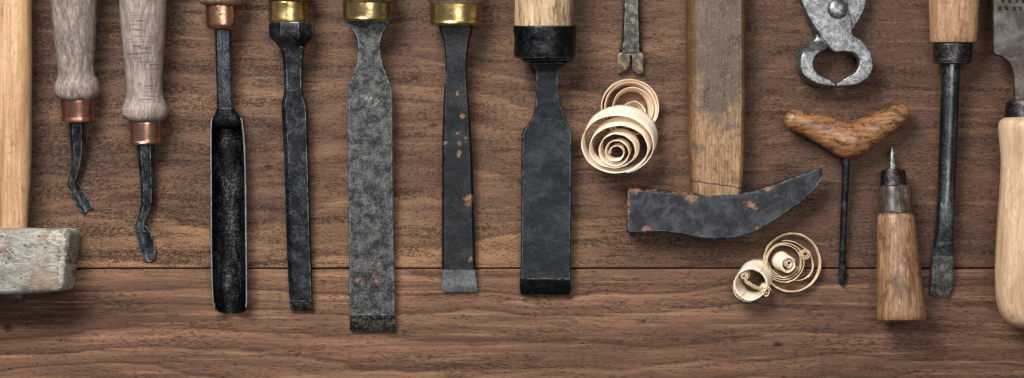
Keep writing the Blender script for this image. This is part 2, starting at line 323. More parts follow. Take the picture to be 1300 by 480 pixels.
def hammer_handle_mat():
    m = M('grimy_hammer_handle')
    X, Y, Z = m.xyz()
    f = m.noise(2.2, 60, 3, det=5, rough=.7); f2 = m.noise(1.4, 14, 2, det=3, rough=.7, loc=(3, 1, 1))
    c = m.mix(m.rng(f, .35, .65), srgb('a8855f'), srgb('7c5b3c'))
    c = m.mix(m.rng(f2, .5, .68, 0, .6), c, srgb('5c4630'))
    g = m.noise(22, 34, 22, det=10, rough=.82, dist=.4, loc=(1, 2, 3))
    # hand grime: thick on the upper grip, fading towards the head; a gloss of wear on top
    zone = m.rng(Y, 60.0, -90.0, -.10, .20)
    cen = m.rng(m.mth('ABSOLUTE', m.mth('ADD', X, -4.0)), 40.0, 10.0, -.05, .05)
    gm = m.rng(m.mth('ADD', m.mth('ADD', g, zone), cen), .44, .64)
    c = m.mix(m.mth('MULTIPLY', gm, .85), c, srgb('40342b'))
    c = m.mix(m.mth('MULTIPLY', m.rng(m.noise(5, 9, 5, det=6, rough=.75, loc=(3, 7, 1)), .5, .62), .5), c, srgb('2e2722'))
    am = m.noise(18, 30, 18, det=4, loc=(8, 4, 2))
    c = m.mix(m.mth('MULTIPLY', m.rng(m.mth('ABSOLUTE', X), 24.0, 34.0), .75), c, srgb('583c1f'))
    c = m.mix(m.rng(am, .56, .7, 0, .5), c, srgb('2d2520'))
    sc = m.noise(10, 1.2, 5, det=3, rough=.7, dist=1.0, loc=(2, 2, 2), rot=.6)
    c = m.mix(m.rng(sc, .62, .68, 0, .5), c, srgb('c0a078'))
    wv = m.noise(16, 400, 400, det=4, loc=(6, 1, 1))
    cy = m.mth('SUBTRACT', Y, m.mth('ADD', m.mth('ADD', 83.0, m.mth('MULTIPLY', X, .13)), m.mth('MULTIPLY', m.mth('SUBTRACT', wv, .5), 7.0)))
    ck = m.mth('MULTIPLY', m.rng(m.mth('ABSOLUTE', cy), 1.5, .4), m.rng(X, 31.0, 27.0))
    c = m.mix(m.mth('MULTIPLY', ck, .85), c, srgb('2e2118'))
    nb = m.bump(m.mth('SUBTRACT', m.mth('ADD', f, g), m.mth('MULTIPLY', m.rng(am, .56, .7), .5)), 1.6, .6)
    return m.fin(c, m.mth('SUBTRACT', .62, m.mth('MULTIPLY', gm, .28)), 0, nb, .5)
MAT['hhandle'] = hammer_handle_mat()

# ---------------------------------------------------------------- geometry
class Thing:
    """an Empty on the table; local frame in layout units: x right, y down the picture, z up"""
    def __init__(s, name, label, cat, cx, cy, group=None, zref=12):
        s.o = bpy.data.objects.new(name, None); col.objects.link(s.o)
        s.o.empty_display_size = .01; s.cx, s.cy = cx, cy
        k = 1 - zref/HC
        s.o.location = ((cx-650)*k*U, (240-cy)*k*U, 0)
        s.o['label'] = label; s.o['category'] = cat
        if group: s.o['group'] = group
        s.parts = []
    def v(s, x, y, z): return Vector(((x-s.cx)*U, (s.cy-y)*U, z*U))
    def mesh(s, name, bm, mat, parent=None, label=None, angle=35, smooth=True):
        bmesh.ops.recalc_face_normals(bm, faces=bm.faces)
        for f in bm.faces: f.smooth = smooth
        for e in bm.edges:
            if len(e.link_faces) == 2 and e.calc_face_angle(0) > math.radians(angle): e.smooth = False
        me = bpy.data.meshes.new(name); bm.to_mesh(me); bm.free()
        me.materials.append(MAT[mat] if isinstance(mat, str) else mat)
        o = bpy.data.objects.new(name, me); col.objects.link(o); o.parent = parent or s.o
        if label: o['label'] = label
        s.parts.append(o); return o
    def settle(s, lift=0.0):
        z = min(v.co.z for p in s.parts for v in p.data.vertices)
        s.o.location.z = -z + lift*U + 2e-5

def supsec(n, N=40, a0=0.0):
    out = []
    for i in range(N):
        t = 2*PI*i/N + a0
        c, s_ = math.cos(t), math.sin(t)
        out.append((math.copysign(abs(c)**(2/n), c), math.copysign(abs(s_)**(2/n), s_)))
    return out
def poly(pts, per=6):
    out = []
    for i in range(len(pts)):
        a, b = pts[i], pts[(i+1) % len(pts)]
        L = math.dist(a, b); k = max(1, round(L*per))
        for j in range(k): out.append((a[0]+(b[0]-a[0])*j/k, a[1]+(b[1]-a[1])*j/k))
    return out
def box(c=.06, cz=.3, top=1.0):
    """rectangle with chamfered arrises; top = width of the upper face"""
    return poly([(1, -1+cz), (1, .1 if top < 1 else 1-cz), (top-c, 1), (-top+c, 1), (-1, .1 if top < 1 else 1-cz), (-1, -1+cz), (-1+c, -1), (1-c, -1)])
ROUND = supsec(2.0); RR = supsec(3.2); OCT = poly([(math.cos(PI/8+i*PI/4)/math.cos(PI/8), math.sin(PI/8+i*PI/4)/math.cos(PI/8)) for i in range(8)], 8)

def pchip(ts, vs, t):
    n = len(ts)
    if t <= ts[0]: return vs[0]
    if t >= ts[-1]: return vs[-1]
    i = 0
    while t > ts[i+1]: i += 1
    d = [(vs[k+1]-vs[k])/(ts[k+1]-ts[k]) for k in range(n-1)]
    def m(k):
        if k == 0: return d[0]
        if k == n-1: return d[-1]
        if d[k-1]*d[k] <= 0: return 0
        return 2*d[k-1]*d[k]/(d[k-1]+d[k])
    h = ts[i+1]-ts[i]; u = (t-ts[i])/h
    return ((2*u**3-3*u**2+1)*vs[i] + (u**3-2*u**2+u)*h*m(i) + (-2*u**3+3*u**2)*vs[i+1] + (u**3-u**2)*h*m(i+1))

def sweep(th, st, sec, step=4.0, lin=False, rough=0.0, rs=14.0, cap=1.2, tw=None, seed=0.0, bm=None, win=7.0):
    """st: (x, y, z, half width, half height) along the tool's axis"""
    ts = [0.0]
    for a, b in zip(st, st[1:]): ts.append(ts[-1] + max(math.dist(a[:3], b[:3]), .02))
    tt = []
    for a, b in zip(ts, ts[1:]):
        k = max(1, int((b-a)/step))
        tt += [a+(b-a)*j/k for j in range(k)]
    tt.append(ts[-1])
    def at(t):
        if lin:
            i = max(0, min(len(ts)-2, next((k for k in range(len(ts)-1) if t <= ts[k+1]), len(ts)-2)))
            u = (t-ts[i])/(ts[i+1]-ts[i]); return [st[i][k]+(st[i+1][k]-st[i][k])*u for k in range(5)]
        return [pchip(ts, [q[k] for q in st], t) for k in range(5)]
    S = [at(t) for t in tt]
    bm = bm or bmesh.new(); rings = []
    xr = max(q[0] for q in st)-min(q[0] for q in st); yr = max(q[1] for q in st)-min(q[1] for q in st)
    straight = xr < max(3, .12*yr) and yr > 2
    for i, q in enumerate(S):
        a, b = at(max(tt[i]-win, 0)), at(min(tt[i]+win, ts[-1]))
        P0, P1 = th.v(*a[:3]), th.v(*b[:3]); T = (P1-P0).normalized()
        if straight: T.x = 0; T.normalize()
        Sd = Vector((0, 0, 1)).cross(T).normalized(); Up = T.cross(Sd)
        C = th.v(*q[:3]); ring = []
        sc = sec(tt[i]/ts[-1], q) if callable(sec) else sec
        ph = tw(tt[i]/ts[-1]) if tw else 0
        for (u, w) in sc:
            if ph: u, w = u*math.cos(ph)-w*math.sin(ph), u*math.sin(ph)+w*math.cos(ph)
            p = C + Sd*(u*q[3]*U) + Up*(w*q[4]*U)
            if rough:
                n = mnoise.noise_vector(p/(rs*U) + Vector((seed, seed*2, 3)))
                n2 = mnoise.noise_vector(p/(rs*.3*U) + Vector((seed, seed*2, 7)))
                d = (n + n2*.35)*rough*.62; d -= T*d.dot(T); p += d*U
            ring.append(bm.verts.new(p))
        rings.append(ring)
    N = len(rings[0])
    for r0, r1 in zip(rings, rings[1:]):
        for j in range(N): bm.faces.new((r0[j], r0[(j+1) % N], r1[(j+1) % N], r1[j]))
    for r, s_ in ((rings[0], -1), (rings[-1], 1)):
        if cap is None: bm.faces.new(r)
        else:
            c = sum((v.co for v in r), Vector())/N; q = bm.verts.new(c)
            for j in range(N): bm.faces.new((r[j], r[(j+1) % N], q))
    return bm

def LR(rows):
    """rows (y, x left, x right, z centre, half height) -> stations"""
    return [((b+c)/2, a, d, (c-b)/2, e) for a, b, c, d, e in rows]
def turned(rows, zf, k=1.0):
    """turned piece: (y, x left, x right), axis height from zf(y), circular"""
    return [((b+c)/2, a, zf(a), (c-b)/2, (c-b)/2*k) for a, b, c in rows]

def prism(th, pts, z0, z1, bev=1.2, seg=2, rough=0.0, res=5.0, taper=None, zf=None):
    """closed outline (x, y) given thickness z0..z1, edges rounded"""
    P = []
    for i in range(len(pts)):
        p0, p1, p2, p3 = (pts[(i+k-1) % len(pts)] for k in range(4))
        L = math.dist(p1, p2); k = max(1, int(L/res))
        for j in range(k):
            t = j/k
            P.append(tuple(.5*((2*p1[c]) + (-p0[c]+p2[c])*t + (2*p0[c]-5*p1[c]+4*p2[c]-p3[c])*t*t + (-p0[c]+3*p1[c]-3*p2[c]+p3[c])*t**3) for c in (0, 1)))
    # inset by the vertex normal
    ar = sum(P[i][0]*P[(i+1) % len(P)][1]-P[(i+1) % len(P)][0]*P[i][1] for i in range(len(P)))
    sg = 1 if ar > 0 else -1
    nr = []
    for i in range(len(P)):
        a, b = P[i-1], P[(i+1) % len(P)]; dx, dy = b[0]-a[0], b[1]-a[1]; L = math.hypot(dx, dy) or 1
        nr.append((-dy/L*sg, dx/L*sg))
    bm = bmesh.new(); lv = []
    tp = taper or 0.0
    prof = [(z0, bev*.6-tp), (z0+bev*.6, -tp)] + [(z1-bev+bev*math.sin(PI/2*j/seg), bev*(1-math.cos(PI/2*j/seg))) for j in range(seg+1)]
    for z, ins in prof:
        r = []
        for (x, y), (nx, ny) in zip(P, nr):
            dz = zf(x, y) if zf else 0
            p = th.v(x+nx*ins, y+ny*ins, z+dz)
            if rough: p += mnoise.noise_vector(p/(9*U))*rough*U
            r.append(bm.verts.new(p))
        lv.append(r)
    N = len(P)
    for a, b in zip(lv, lv[1:]):
        for j in range(N): bm.faces.new((a[j], a[(j+1) % N], b[(j+1) % N], b[j]))
    tri = tessellate_polygon([[Vector((x, y, 0)) for x, y in P]])
    for r in (lv[0], lv[-1]):
        for a in tri: bm.faces.new([r[i] for i in a])
    return bm

def disc_dome(th, x, y, z, r, h, k=24, rings=6):
    bm = bmesh.new(); prev = None
    for i in range(rings+1):
        t = PI/2*i/rings; rr = r*math.cos(t)**.8 if i < rings else 0
        zz = z+h*math.sin(t)
        if i == rings: tp = bm.verts.new(th.v(x, y, zz)); [bm.faces.new((prev[j], prev[(j+1) % k], tp)) for j in range(k)]; break
        ring = [bm.verts.new(th.v(x+rr*math.cos(2*PI*j/k)*(1+.02*math.sin(5*j)), y+rr*math.sin(2*PI*j/k), zz)) for j in range(k)]
        if prev: [bm.faces.new((prev[j], prev[(j+1) % k], ring[(j+1) % k], ring[j])) for j in range(k)]
        prev = ring
    return bm

# ---------------------------------------------------------------- the tabletop
def plank(name, y0, y1, mat, zc=0.0):
    bm = bmesh.new(); X0, X1 = -900, 2200
    prof = [(y0, -36), (y0, -1.8), (y0+.35, -.6), (y0+1.3, 0)] + [(y0+1.3+(y1-y0-2.6)*j/20, 0) for j in range(1, 20)] + [(y1-1.3, 0), (y1-.35, -.6), (y1, -1.8), (y1, -36)]
    A = [bm.verts.new(((X0-650)*U, (240-y)*U, z*U)) for y, z in prof]
    B = [bm.verts.new(((X1-650)*U, (240-y)*U, z*U)) for y, z in prof]
    for j in range(len(prof)-1): bm.faces.new((A[j], A[j+1], B[j+1], B[j]))
    bm.faces.new(A); bm.faces.new(B); bm.faces.new((A[0], B[0], B[-1], A[-1]))
    bmesh.ops.recalc_face_normals(bm, faces=bm.faces)
    me = bpy.data.meshes.new(name); bm.to_mesh(me); bm.free(); me.materials.append(MAT[mat])
    o = bpy.data.objects.new(name, me); col.objects.link(o); o.parent = tabletop; o.location.z = zc*U
    return o
tabletop = bpy.data.objects.new('tabletop', None); col.objects.link(tabletop)
tabletop['kind'] = 'structure'; tabletop['label'] = 'dark brown walnut tabletop of wide planks with one straight seam'
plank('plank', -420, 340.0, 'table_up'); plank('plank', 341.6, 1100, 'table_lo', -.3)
bm = bmesh.new()
bmesh.ops.create_cube(bm, size=1); bmesh.ops.scale(bm, vec=(3090*U, 1500*U, 10*U), verts=bm.verts)
bmesh.ops.translate(bm, vec=(0, -100*U, -43*U), verts=bm.verts)
me = bpy.data.meshes.new('batten'); bm.to_mesh(me); bm.free(); me.materials.append(MAT['under'])
o = bpy.data.objects.new('batten', me); col.objects.link(o); o.parent = tabletop

# ---------------------------------------------------------------- mallet
t = Thing('mallet', 'heavy mallet with chipped grey block head on a pale wooden handle', 'mallet', 17, 332, zref=78)
t.mesh('handle', sweep(t, [(11, -330, 40, 19, 18), (11, -300, 40, 23, 20), (10, -100, 40, 21.5, 19), (9.5, 60, 41, 21.5, 19), (10, 160, 42, 21, 19), (10, 230, 42, 19.5, 18), (9.5, 262, 42, 17.5, 17), (9, 284, 42, 16.8, 16), (9, 300, 42, 17, 16.5)], supsec(2.3), rough=.7, rs=60), 'beech')
bm = sweep(t, [(-66, 334, 40, 30, 30), (-64, 333.5, 40, 37, 36), (-56, 333, 40, 40, 39), (-20, 332, 40, 41.5, 40), (20, 332, 40, 41, 40), (60, 331.5, 40, 39.5, 39.5), (70, 331, 40, 39.4, 39.4), (76, 331.2, 40, 38.8, 38.8), (79.3, 331.5, 40, 37.6, 37.2), (81, 331.8, 40, 35.8, 35), (81.8, 332, 40, 32, 31)],
           supsec(7.5, 96), rough=1.5, rs=26, seed=3.3, step=2.5)
t.mesh('head', bm, 'mallet', angle=50)
t.mesh('handle_end', sweep(t, [(9, 366, 42, 16, 15), (9, 374, 42, 16, 15), (9, 378.5, 42, 15, 14), (9, 379.5, 42, 12, 11)], supsec(2.6), rough=.6), 'awlneck', label='dark brown handle end poking out below the mallet head')
t.settle()

# ---------------------------------------------------------------- the two bent carving tools
def carver(label, cx, cy, handle, ferr, shank, tip, hm, fm):
    t = Thing('carving_tool', label, 'carving tool', cx, cy, 'bent carving tools with grey handles', zref=26)
    bead = max(handle, key=lambda r: r[2]-r[1] if r[0] > 80 else 0)
    r = (bead[2]-bead[1])/2; yt = tip[-1][1]
    zf = lambda y: 2.5 + (r-2.5)*max(0, (yt-y))/(yt-bead[0])
    t.mesh('handle', sweep(t, turned(handle, zf), supsec(2, 48), rough=.45, rs=30), hm)
    t.mesh('ferrule', sweep(t, turned(ferr, zf), supsec(2, 48), rough=.12, rs=14, step=2), fm)
    sh = [(x, y, zf(y)+dz, w, h) for x, y, dz, w, h in shank]
    t.mesh('shank', sweep(t, sh, poly([(1, -.3), (.62, .9), (-.45, 1), (-1, .35), (-1, -.6), (-.5, -1), (.5, -1)], 5), rough=.22, rs=8, step=2.5), 'forged')
    # spoon shaped cutting end: a shallow trough
    bl = [(x, y, zf(y)+dz, w, h) for x, y, dz, w, h in tip]
    sec = [(math.cos(a), math.sin(a)) for a in [PI+PI*i/12 for i in range(13)]] + [(.86*(1-i/6), .12-.5*(1-(1-i/6)**2)) for i in range(13)]
    t.mesh('blade', sweep(t, bl, sec, rough=.12, rs=8, step=1.5, cap=None, win=4), 'forged')
    t.settle(); return t
carver('grey handled bent carving tool with shorter hook, beside the mallet handle', 98, 120,
    [(-130, 76, 118), (-126, 68, 126), (-80, 63, 132), (-20, 66, 130), (0, 70, 127.5), (50, 72.5, 124), (85, 75.5, 121), (96, 76, 121.5), (101, 74, 124), (106, 70.5, 126.2), (114, 69.8, 127), (119, 71, 126), (123, 74, 123.5), (124.8, 77, 120)],
    [(124, 78.5, 119), (126, 77.8, 119.2), (147, 78.6, 118.6), (149, 77.6, 119.6), (152, 78, 119.2), (153.2, 80, 117)],
    [(97.5, 150, 0, 10, 9), (97.5, 165, 0, 10, 8.5), (97.5, 185, 0, 9, 8), (95.5, 205, 0, 7.5, 7), (91.5, 222, 0, 6, 6), (89, 231, 1, 6.5, 5.5), (91, 238, 1, 7, 5)],
    [(88.5, 231, 3, 4, 4), (92, 238, 3, 7.5, 6), (97, 248, 2.5, 8.6, 6.5), (103, 259, 2, 8.4, 6), (107, 266, 1.8, 7.6, 5)], 'grey1', 'copper')
carver('grey handled bent carving tool with longer shank, second tool from the left', 185, 150,
    [(-110, 162, 208), (-106, 155, 215), (-60, 150, 220), (-20, 153, 217), (0, 156, 215), (40, 157.5, 212.5), (70, 160, 210), (110, 162.5, 207), (122, 162, 207.5), (130, 158.5, 210.5), (136, 156, 213), (143, 155.3, 213.7), (148, 157.5, 212), (152, 162, 208), (153, 165, 205)],
    [(152.5, 166, 203.5), (154, 165, 204), (177, 165.6, 203.6), (179, 164.6, 204.4), (181, 165.5, 203.5), (182.3, 168, 201)],
    [(185, 180, 0, 11.5, 9), (185, 195, 0, 11, 9), (186, 230, 0, 9.3, 8.5), (185.6, 252, 0, 8.6, 8), (182, 268, 0, 7.6, 7), (177, 280, 0, 6.5, 6), (175.5, 288, 1, 7, 5), (177, 293, 1, 7, 4)],
    [(175.5, 284, 3, 3.5, 4), (177, 291, 3, 8.5, 7), (180.5, 301, 2.5, 9.8, 6.5), (183.5, 314, 2, 10, 6.2), (184.6, 323, 1.8, 8.8, 5.5), (185, 329, 1.5, 5.5, 4), (185, 331, 1.3, 2.5, 2.5)], 'grey2', 'copper2')

# ---------------------------------------------------------------- gouge
t = Thing('gouge', 'long dark gouge with hollow trough blade and pinned copper ferrule', 'gouge', 288, 200, zref=20)
zf = lambda y: 30 - (y+20)*.03
t.mesh('handle', sweep(t, turned([(-190, 262, 306), (-186, 255, 313), (-120, 252, 316), (-60, 258, 310), (-15, 258, 311), (-4, 254, 315), (3, 254, 315), (7, 256.5, 312), (9.5, 261, 307)], zf), supsec(2, 48), rough=.4), 'brownh')
fo = t.mesh('ferrule', sweep(t, turned([(8, 264, 302), (10, 263, 303), (34, 263.5, 303), (37, 264.5, 302), (39.5, 268, 299), (40.5, 272, 295)], zf), supsec(2, 48), rough=.35, rs=9, step=2), 'copper')
t.mesh('pin', disc_dome(t, 284.8, 20.5, zf(20)+18.6, 3.2, 1.4), 'brass2', parent=fo)
t.mesh('shank', sweep(t, [(285, 38, 28, 10.2, 6), (285.5, 80, 25, 10.2, 6), (286, 120, 20, 10.2, 6), (286, 141, 16.5, 10.6, 6)], poly([(1, -.5), (1, .6), (.72, 1), (-.72, 1), (-1, .6), (-1, -.5), (-.6, -1), (.6, -1)], 5), rough=.4, rs=10), 'shaft', label='grey mottled square shank')
t.mesh('shoulder', sweep(t, [(286, 137, 17.5, 11.2, 7), (286.3, 141, 16.8, 12, 8), (287, 146, 15, 15.5, 9.5), (288, 150.5, 13.5, 19, 10.5), (288.5, 154, 12, 20.3, 10.5), (288.7, 158, 8.5, 19.5, 6.5), (288.8, 162, 5, 15, 3)], supsec(2.8, 40), rough=.35, rs=8, step=1.5, win=3), 'iron_blk', label='black shoulder where the shank widens')
Q = 16
gsec = [(math.cos(a)*1.0, 1.0 + 2*math.sin(a)) for a in [PI+PI*i/Q for i in range(Q+1)]] + [(.9*math.cos(a), 1.0+1.78*math.sin(a)) for a in [2*PI-PI*i/Q for i in range(Q+1)]]
rows = [(150, 269.5, 307), (153, 268, 308.5), (160, 267.6, 309.5), (175, 267.3, 311), (200, 267.4, 312.3), (240, 267.6, 313.2), (300, 267.8, 313.8), (350, 268.5, 314.3), (380, 270, 314.5), (388, 271.5, 314)]
gb = sweep(t, [((b+c)/2, a, 12, (c-b)/2, 11) for a, b, c in rows] + [(293, 392.5, 12, 20.7, 11), (293, 397.5, 12, 20.5, 11)], gsec, rough=.35, rs=10, step=3, cap=None)
for v_ in gb.verts:      # the mouth is cut back at the walls
    y_, z_ = t.cy - v_.co.y/U, v_.co.z/U
    if y_ > 376: v_.co.y += U*10.5*max(0, min(1, (z_-2)/20))**1.6*(y_-376)/21.5
bo = t.mesh('blade', gb, 'steel_gouge', angle=60)
# worn bright rims along both top edges
for i, sx in ((0, 0), (1, 1)):
    st = [((c-1.2) if sx else (b+1.2), a, 23.2, 1.0, .8) for a, b, c in rows]
    t.mesh('rim', sweep(t, st, supsec(2, 10), rough=.35, rs=6, step=3), 'steel_edge', parent=bo, label='bright worn edge of the trough')
t.settle()

# ---------------------------------------------------------------- narrow chisel with octagonal bolster
def chisel_handle(t, rows, hm, ferr, fm, zf, n=2):
    t.mesh('handle', sweep(t, turned(rows, zf), supsec(n, 48), rough=.4), hm)
    t.mesh('ferrule', sweep(t, turned(ferr, zf), supsec(2, 48), rough=.1, rs=16, step=2), fm)
t = Thing('mortise_chisel', 'narrow black chisel with octagonal bolster under a brass ferrule', 'chisel', 376, 200, zref=16)
zf = lambda y: 30 - (y+10)*.062
chisel_handle(t, [(-200, 348, 388), (-196, 341, 396), (-120, 338, 398), (-50, 344, 393), (-12, 341, 397), (-3, 337.5, 402), (2, 339, 401), (4.3, 344, 396)], 'brownh',
    [(4, 344, 391.5), (5.5, 343.2, 392.6), (14, 344, 392), (29, 342.8, 392.8), (31.5, 344, 392)], 'brass', zf)
t.mesh('bolster', sweep(t, [(371.5, 32, 27, 26.5, 24), (371.7, 34, 27, 27.5, 24.5), (371.8, 46, 26.5, 27.5, 24), (371.8, 50, 26, 26, 22), (372, 57, 25.5, 19, 17), (372.5, 63, 25, 15.5, 14)], OCT, rough=.5, rs=14, step=2.5), 'steel_blk')
bsec = poly([(1, -.8), (1, .55), (.9, 1), (-.62, 1), (-1, .35), (-1, -.8), (-.9, -1), (.9, -1)], 6)
t.mesh('blade', sweep(t, [(372.5, 61, 25, 15.6, 12), (373, 75, 24, 12.8, 10), (373.3, 100, 22, 11.6, 9), (373.3, 117, 20.5, 11.6, 8.5), (373.2, 124, 20, 13, 8), (374, 134, 19, 16, 8), (375.5, 170, 16.5, 15.8, 7.5), (376.5, 200, 15, 15.5, 7), (378.5, 300, 9, 15.3, 6), (380.5, 360, 6.5, 15, 5.4), (381.3, 381, 5.5, 14.8, 5)], bsec, rough=.45, rs=12, step=3), 'steel_blk')
t.mesh('cutting_edge', sweep(t, [(381.3, 381.2, 5.4, 14.7, 4.7), (381.8, 388, 4, 14.4, 3.2), (382, 392.5, 2.4, 14, 1.6), (382, 393.6, 2, 13, .8)], bsec, rough=.3, rs=8, step=2), 'steel_pit')
t.settle()

# ---------------------------------------------------------------- broad mottled chisel
t = Thing('chisel', 'broad flat chisel with mottled grey blade, longest of the brass ferruled ones', 'chisel', 471, 200, 'brass ferruled bench chisels', zref=10)
zf = lambda y: 32 - (y+10)*.068
chisel_handle(t, [(-200, 448, 492), (-196, 440, 500), (-120, 436, 503), (-50, 440, 498), (-12, 438, 501), (-3, 435, 505), (3, 436, 503.5), (6, 440, 499)], 'brownh',
    [(5.5, 438.5, 498), (7, 437, 499.4), (25, 437.4, 499), (27, 436.6, 499.6), (28.6, 439, 497.5)], 'brass2', zf)
t.mesh('blade', sweep(t, LR([(28, 441, 496, 28, 7), (31, 440.5, 496.5, 27.5, 7), (35, 443.5, 494, 27, 6.5), (42, 451, 489, 26.5, 6.5), (52, 455.5, 485, 25.5, 6.5), (62, 456.8, 484, 25, 6.3), (74, 456, 485.5, 24, 6), (84, 454.5, 488, 23.5, 6), (96, 450, 492, 22.5, 5.5), (106, 446, 496, 22, 5), (112, 443.3, 498.5, 21.5, 4.6), (120, 443, 499, 21, 4.4), (200, 443, 499.5, 16, 4.2), (300, 443.5, 500.3, 9.5, 4.2), (398.5, 443.8, 501.6, 4.3, 4)]),
    lambda u, q: box(.05, .3), rough=.4, rs=22, step=3.5), 'steel_mott')
t.mesh('cutting_edge', sweep(t, LR([(398.8, 444, 501.4, 4.2, 3.7), (404, 443.8, 501.8, 3.5, 3), (414, 444, 502, 2.3, 1.8), (419, 444.3, 501.8, 1.2, .6)]), box(.05, .3), rough=.35, rs=9, step=2), 'steel_pit', label='pitted black and silver cutting bevel')
bm = bmesh.new()
for st in ([(462.5, 121), (464.5, 123)], [(461.8, 124.2), (467.5, 126.2)], [(470, 119), (466.5, 128)], [(464, 128.5), (467.5, 123.5), (469, 128)], [(472.5, 123), (468.8, 131)], [(470, 128), (474, 125), (472.5, 131)], [(478.5, 127.5), (474.5, 135.2), (477, 136), (482, 129.5), (478.5, 127.5)], [(479, 130.5), (477, 134)]):
    for a, b in zip(st, st[1:]):
        z = lambda y: 25.3 - (y-120)*.0625
        sweep(t, [(a[0], a[1], z(a[1]), .42, .35), (b[0], b[1], z(b[1]), .42, .35)], supsec(2, 8), bm=bm, win=.5)
t.mesh('scratched_mark', bm, 'scratch')
t.settle()

# ---------------------------------------------------------------- slim blued chisel
t = Thing('chisel', 'slim dark blue chisel with rust spots and pale ground tip', 'chisel', 582, 200, 'brass ferruled bench chisels', zref=10)
zf = lambda y: 33 - (y+10)*.078
chisel_handle(t, [(-200, 555, 602), (-196, 548, 610), (-120, 544, 613), (-50, 548, 610), (-12, 545, 614), (-2, 543, 616), (3, 543.5, 615), (8, 549, 609)], 'greyh',
    [(7, 548, 610), (8.5, 546.5, 611.2), (30, 547, 610.8), (32, 546, 611.8), (34.5, 549, 609)], 'brass', zf)
t.mesh('blade', sweep(t, LR([(34, 558, 601, 29, 8), (37, 558, 601, 28.5, 8), (43, 560, 600, 28, 7.8), (50, 562.5, 598, 27.5, 7.5), (62, 565, 595.3, 26, 7.2), (83, 566, 593.5, 24.5, 6.8), (105, 565.3, 594, 22.5, 6.3), (125, 564, 595.5, 21, 6), (167, 562, 598, 17, 5.2), (200, 561.6, 600, 14.5, 4.8), (280, 561.2, 602.3, 8.5, 4.2), (341.5, 561, 603.8, 4.4, 4)]),
    box(.1, .35, .93), rough=.4, rs=16, step=3.5), 'steel_blue')
t.mesh('cutting_edge', sweep(t, LR([(341.8, 561, 603.8, 4.2, 3.7), (350, 561, 604.4, 3.3, 2.8), (364, 561, 605.5, 2, 1.5), (370, 561.3, 606, 1.1, .5)]), box(.05, .3), rough=.3, rs=12, step=2), 'steel_edge', label='pale grey freshly ground cutting bevel')
t.settle()

# ---------------------------------------------------------------- heavy socket chisel
t = Thing('socket_chisel', 'widest dark chisel with black iron ring ferrule and streaky wooden handle', 'chisel', 692, 200, zref=14)
zf = lambda y: 39 - (y)*.098
t.mesh('handle', sweep(t, turned([(-220, 666, 714), (-214, 655, 726), (-120, 652, 730), (-40, 653, 728), (10, 653.5, 727), (36, 653.5, 727.5)], zf), supsec(2.1, 48), rough=.8, rs=24), 'oak')
t.mesh('ferrule', sweep(t, turned([(34.5, 655, 726), (35.5, 652.6, 730), (38, 652, 730.6), (55, 653, 730.3), (70, 652.4, 730), (74, 653, 729.6), (76, 656, 726)], zf), supsec(2, 56), rough=.9, rs=9, step=2.5), 'iron_blk')
t.mesh('collar', sweep(t, turned([(75, 661, 727), (77.5, 661, 727), (80, 663, 725), (81.5, 668, 721)], lambda y: 31, .75), supsec(2, 48), rough=.4, step=2), 'steel_blk')
t.mesh('blade', sweep(t, LR([(80, 672, 721, 29.5, 15), (83, 675, 717, 29, 13), (88, 679, 711.5, 28, 10), (97, 680.3, 708, 26.5, 9), (112, 680, 708, 25, 8.5), (125, 680, 709, 23.5, 8), (138, 678.6, 712, 22.3, 7.5), (148, 676, 716, 21, 7), (158, 670, 721, 20, 6.5), (165, 665, 724, 19.3, 6.2), (170, 662.3, 725.3, 19, 6), (180, 662, 725.6, 18, 5.8), (260, 661.7, 725.2, 11.5, 5.4), (352.8, 660.8, 724.8, 5.5, 5.2)]),
    box(.06, .35), rough=.5, rs=14, step=3.5), 'steel_slate')
t.mesh('cutting_edge', sweep(t, LR([(353, 660.2, 725, 5.4, 5), (356, 660, 725, 5, 4.6), (364, 660.2, 724.8, 3.6, 3), (371, 660.6, 724.6, 2.2, 1.4), (374, 663, 724.6, 1.6, .7)]), box(.05, .3), rough=.9, rs=11, step=2), 'steel_tipdk', label='nearly black chipped cutting edge')
t.settle()

# ---------------------------------------------------------------- small notched lifter
t = Thing('nail_lifter', 'small slender steel lifter with notched forked tip', 'nail lifter', 801, 40, zref=10)
t.mesh('shaft', sweep(t, LR([(-170, 795, 806, 14, 8), (-60, 793, 809, 12, 8), (0, 791, 811.5, 11, 7.5), (50, 789.5, 813.5, 9, 7), (60, 787.5, 814.5, 8.3, 6.5), (69, 786, 815, 7.5, 6)]), poly([(1, -.8), (1, .1), (.72, 1), (-.78, 1), (-1, .1), (-1, -.8), (-.8, -1), (.8, -1)], 5), rough=.5, rs=9, step=2.5), 'punch')
zt = lambda x, y: -max(0, (y-68))*.20
t.mesh('forked_tip', prism(t, [(786.4, 67.5), (814.8, 67.5), (815.6, 80), (816, 91.5), (809, 93.4), (803.6, 88.5), (803.2, 80), (802.4, 71.5), (801, 69.8), (799.8, 71.5), (799.3, 80), (797, 86.5), (791.5, 90), (785, 92.6), (783.6, 90), (784.6, 80)], 4.8, 13, .9, rough=.35, res=2.5, zf=zt), 'punch_tip', label='tan stained forked tip')
t.settle()

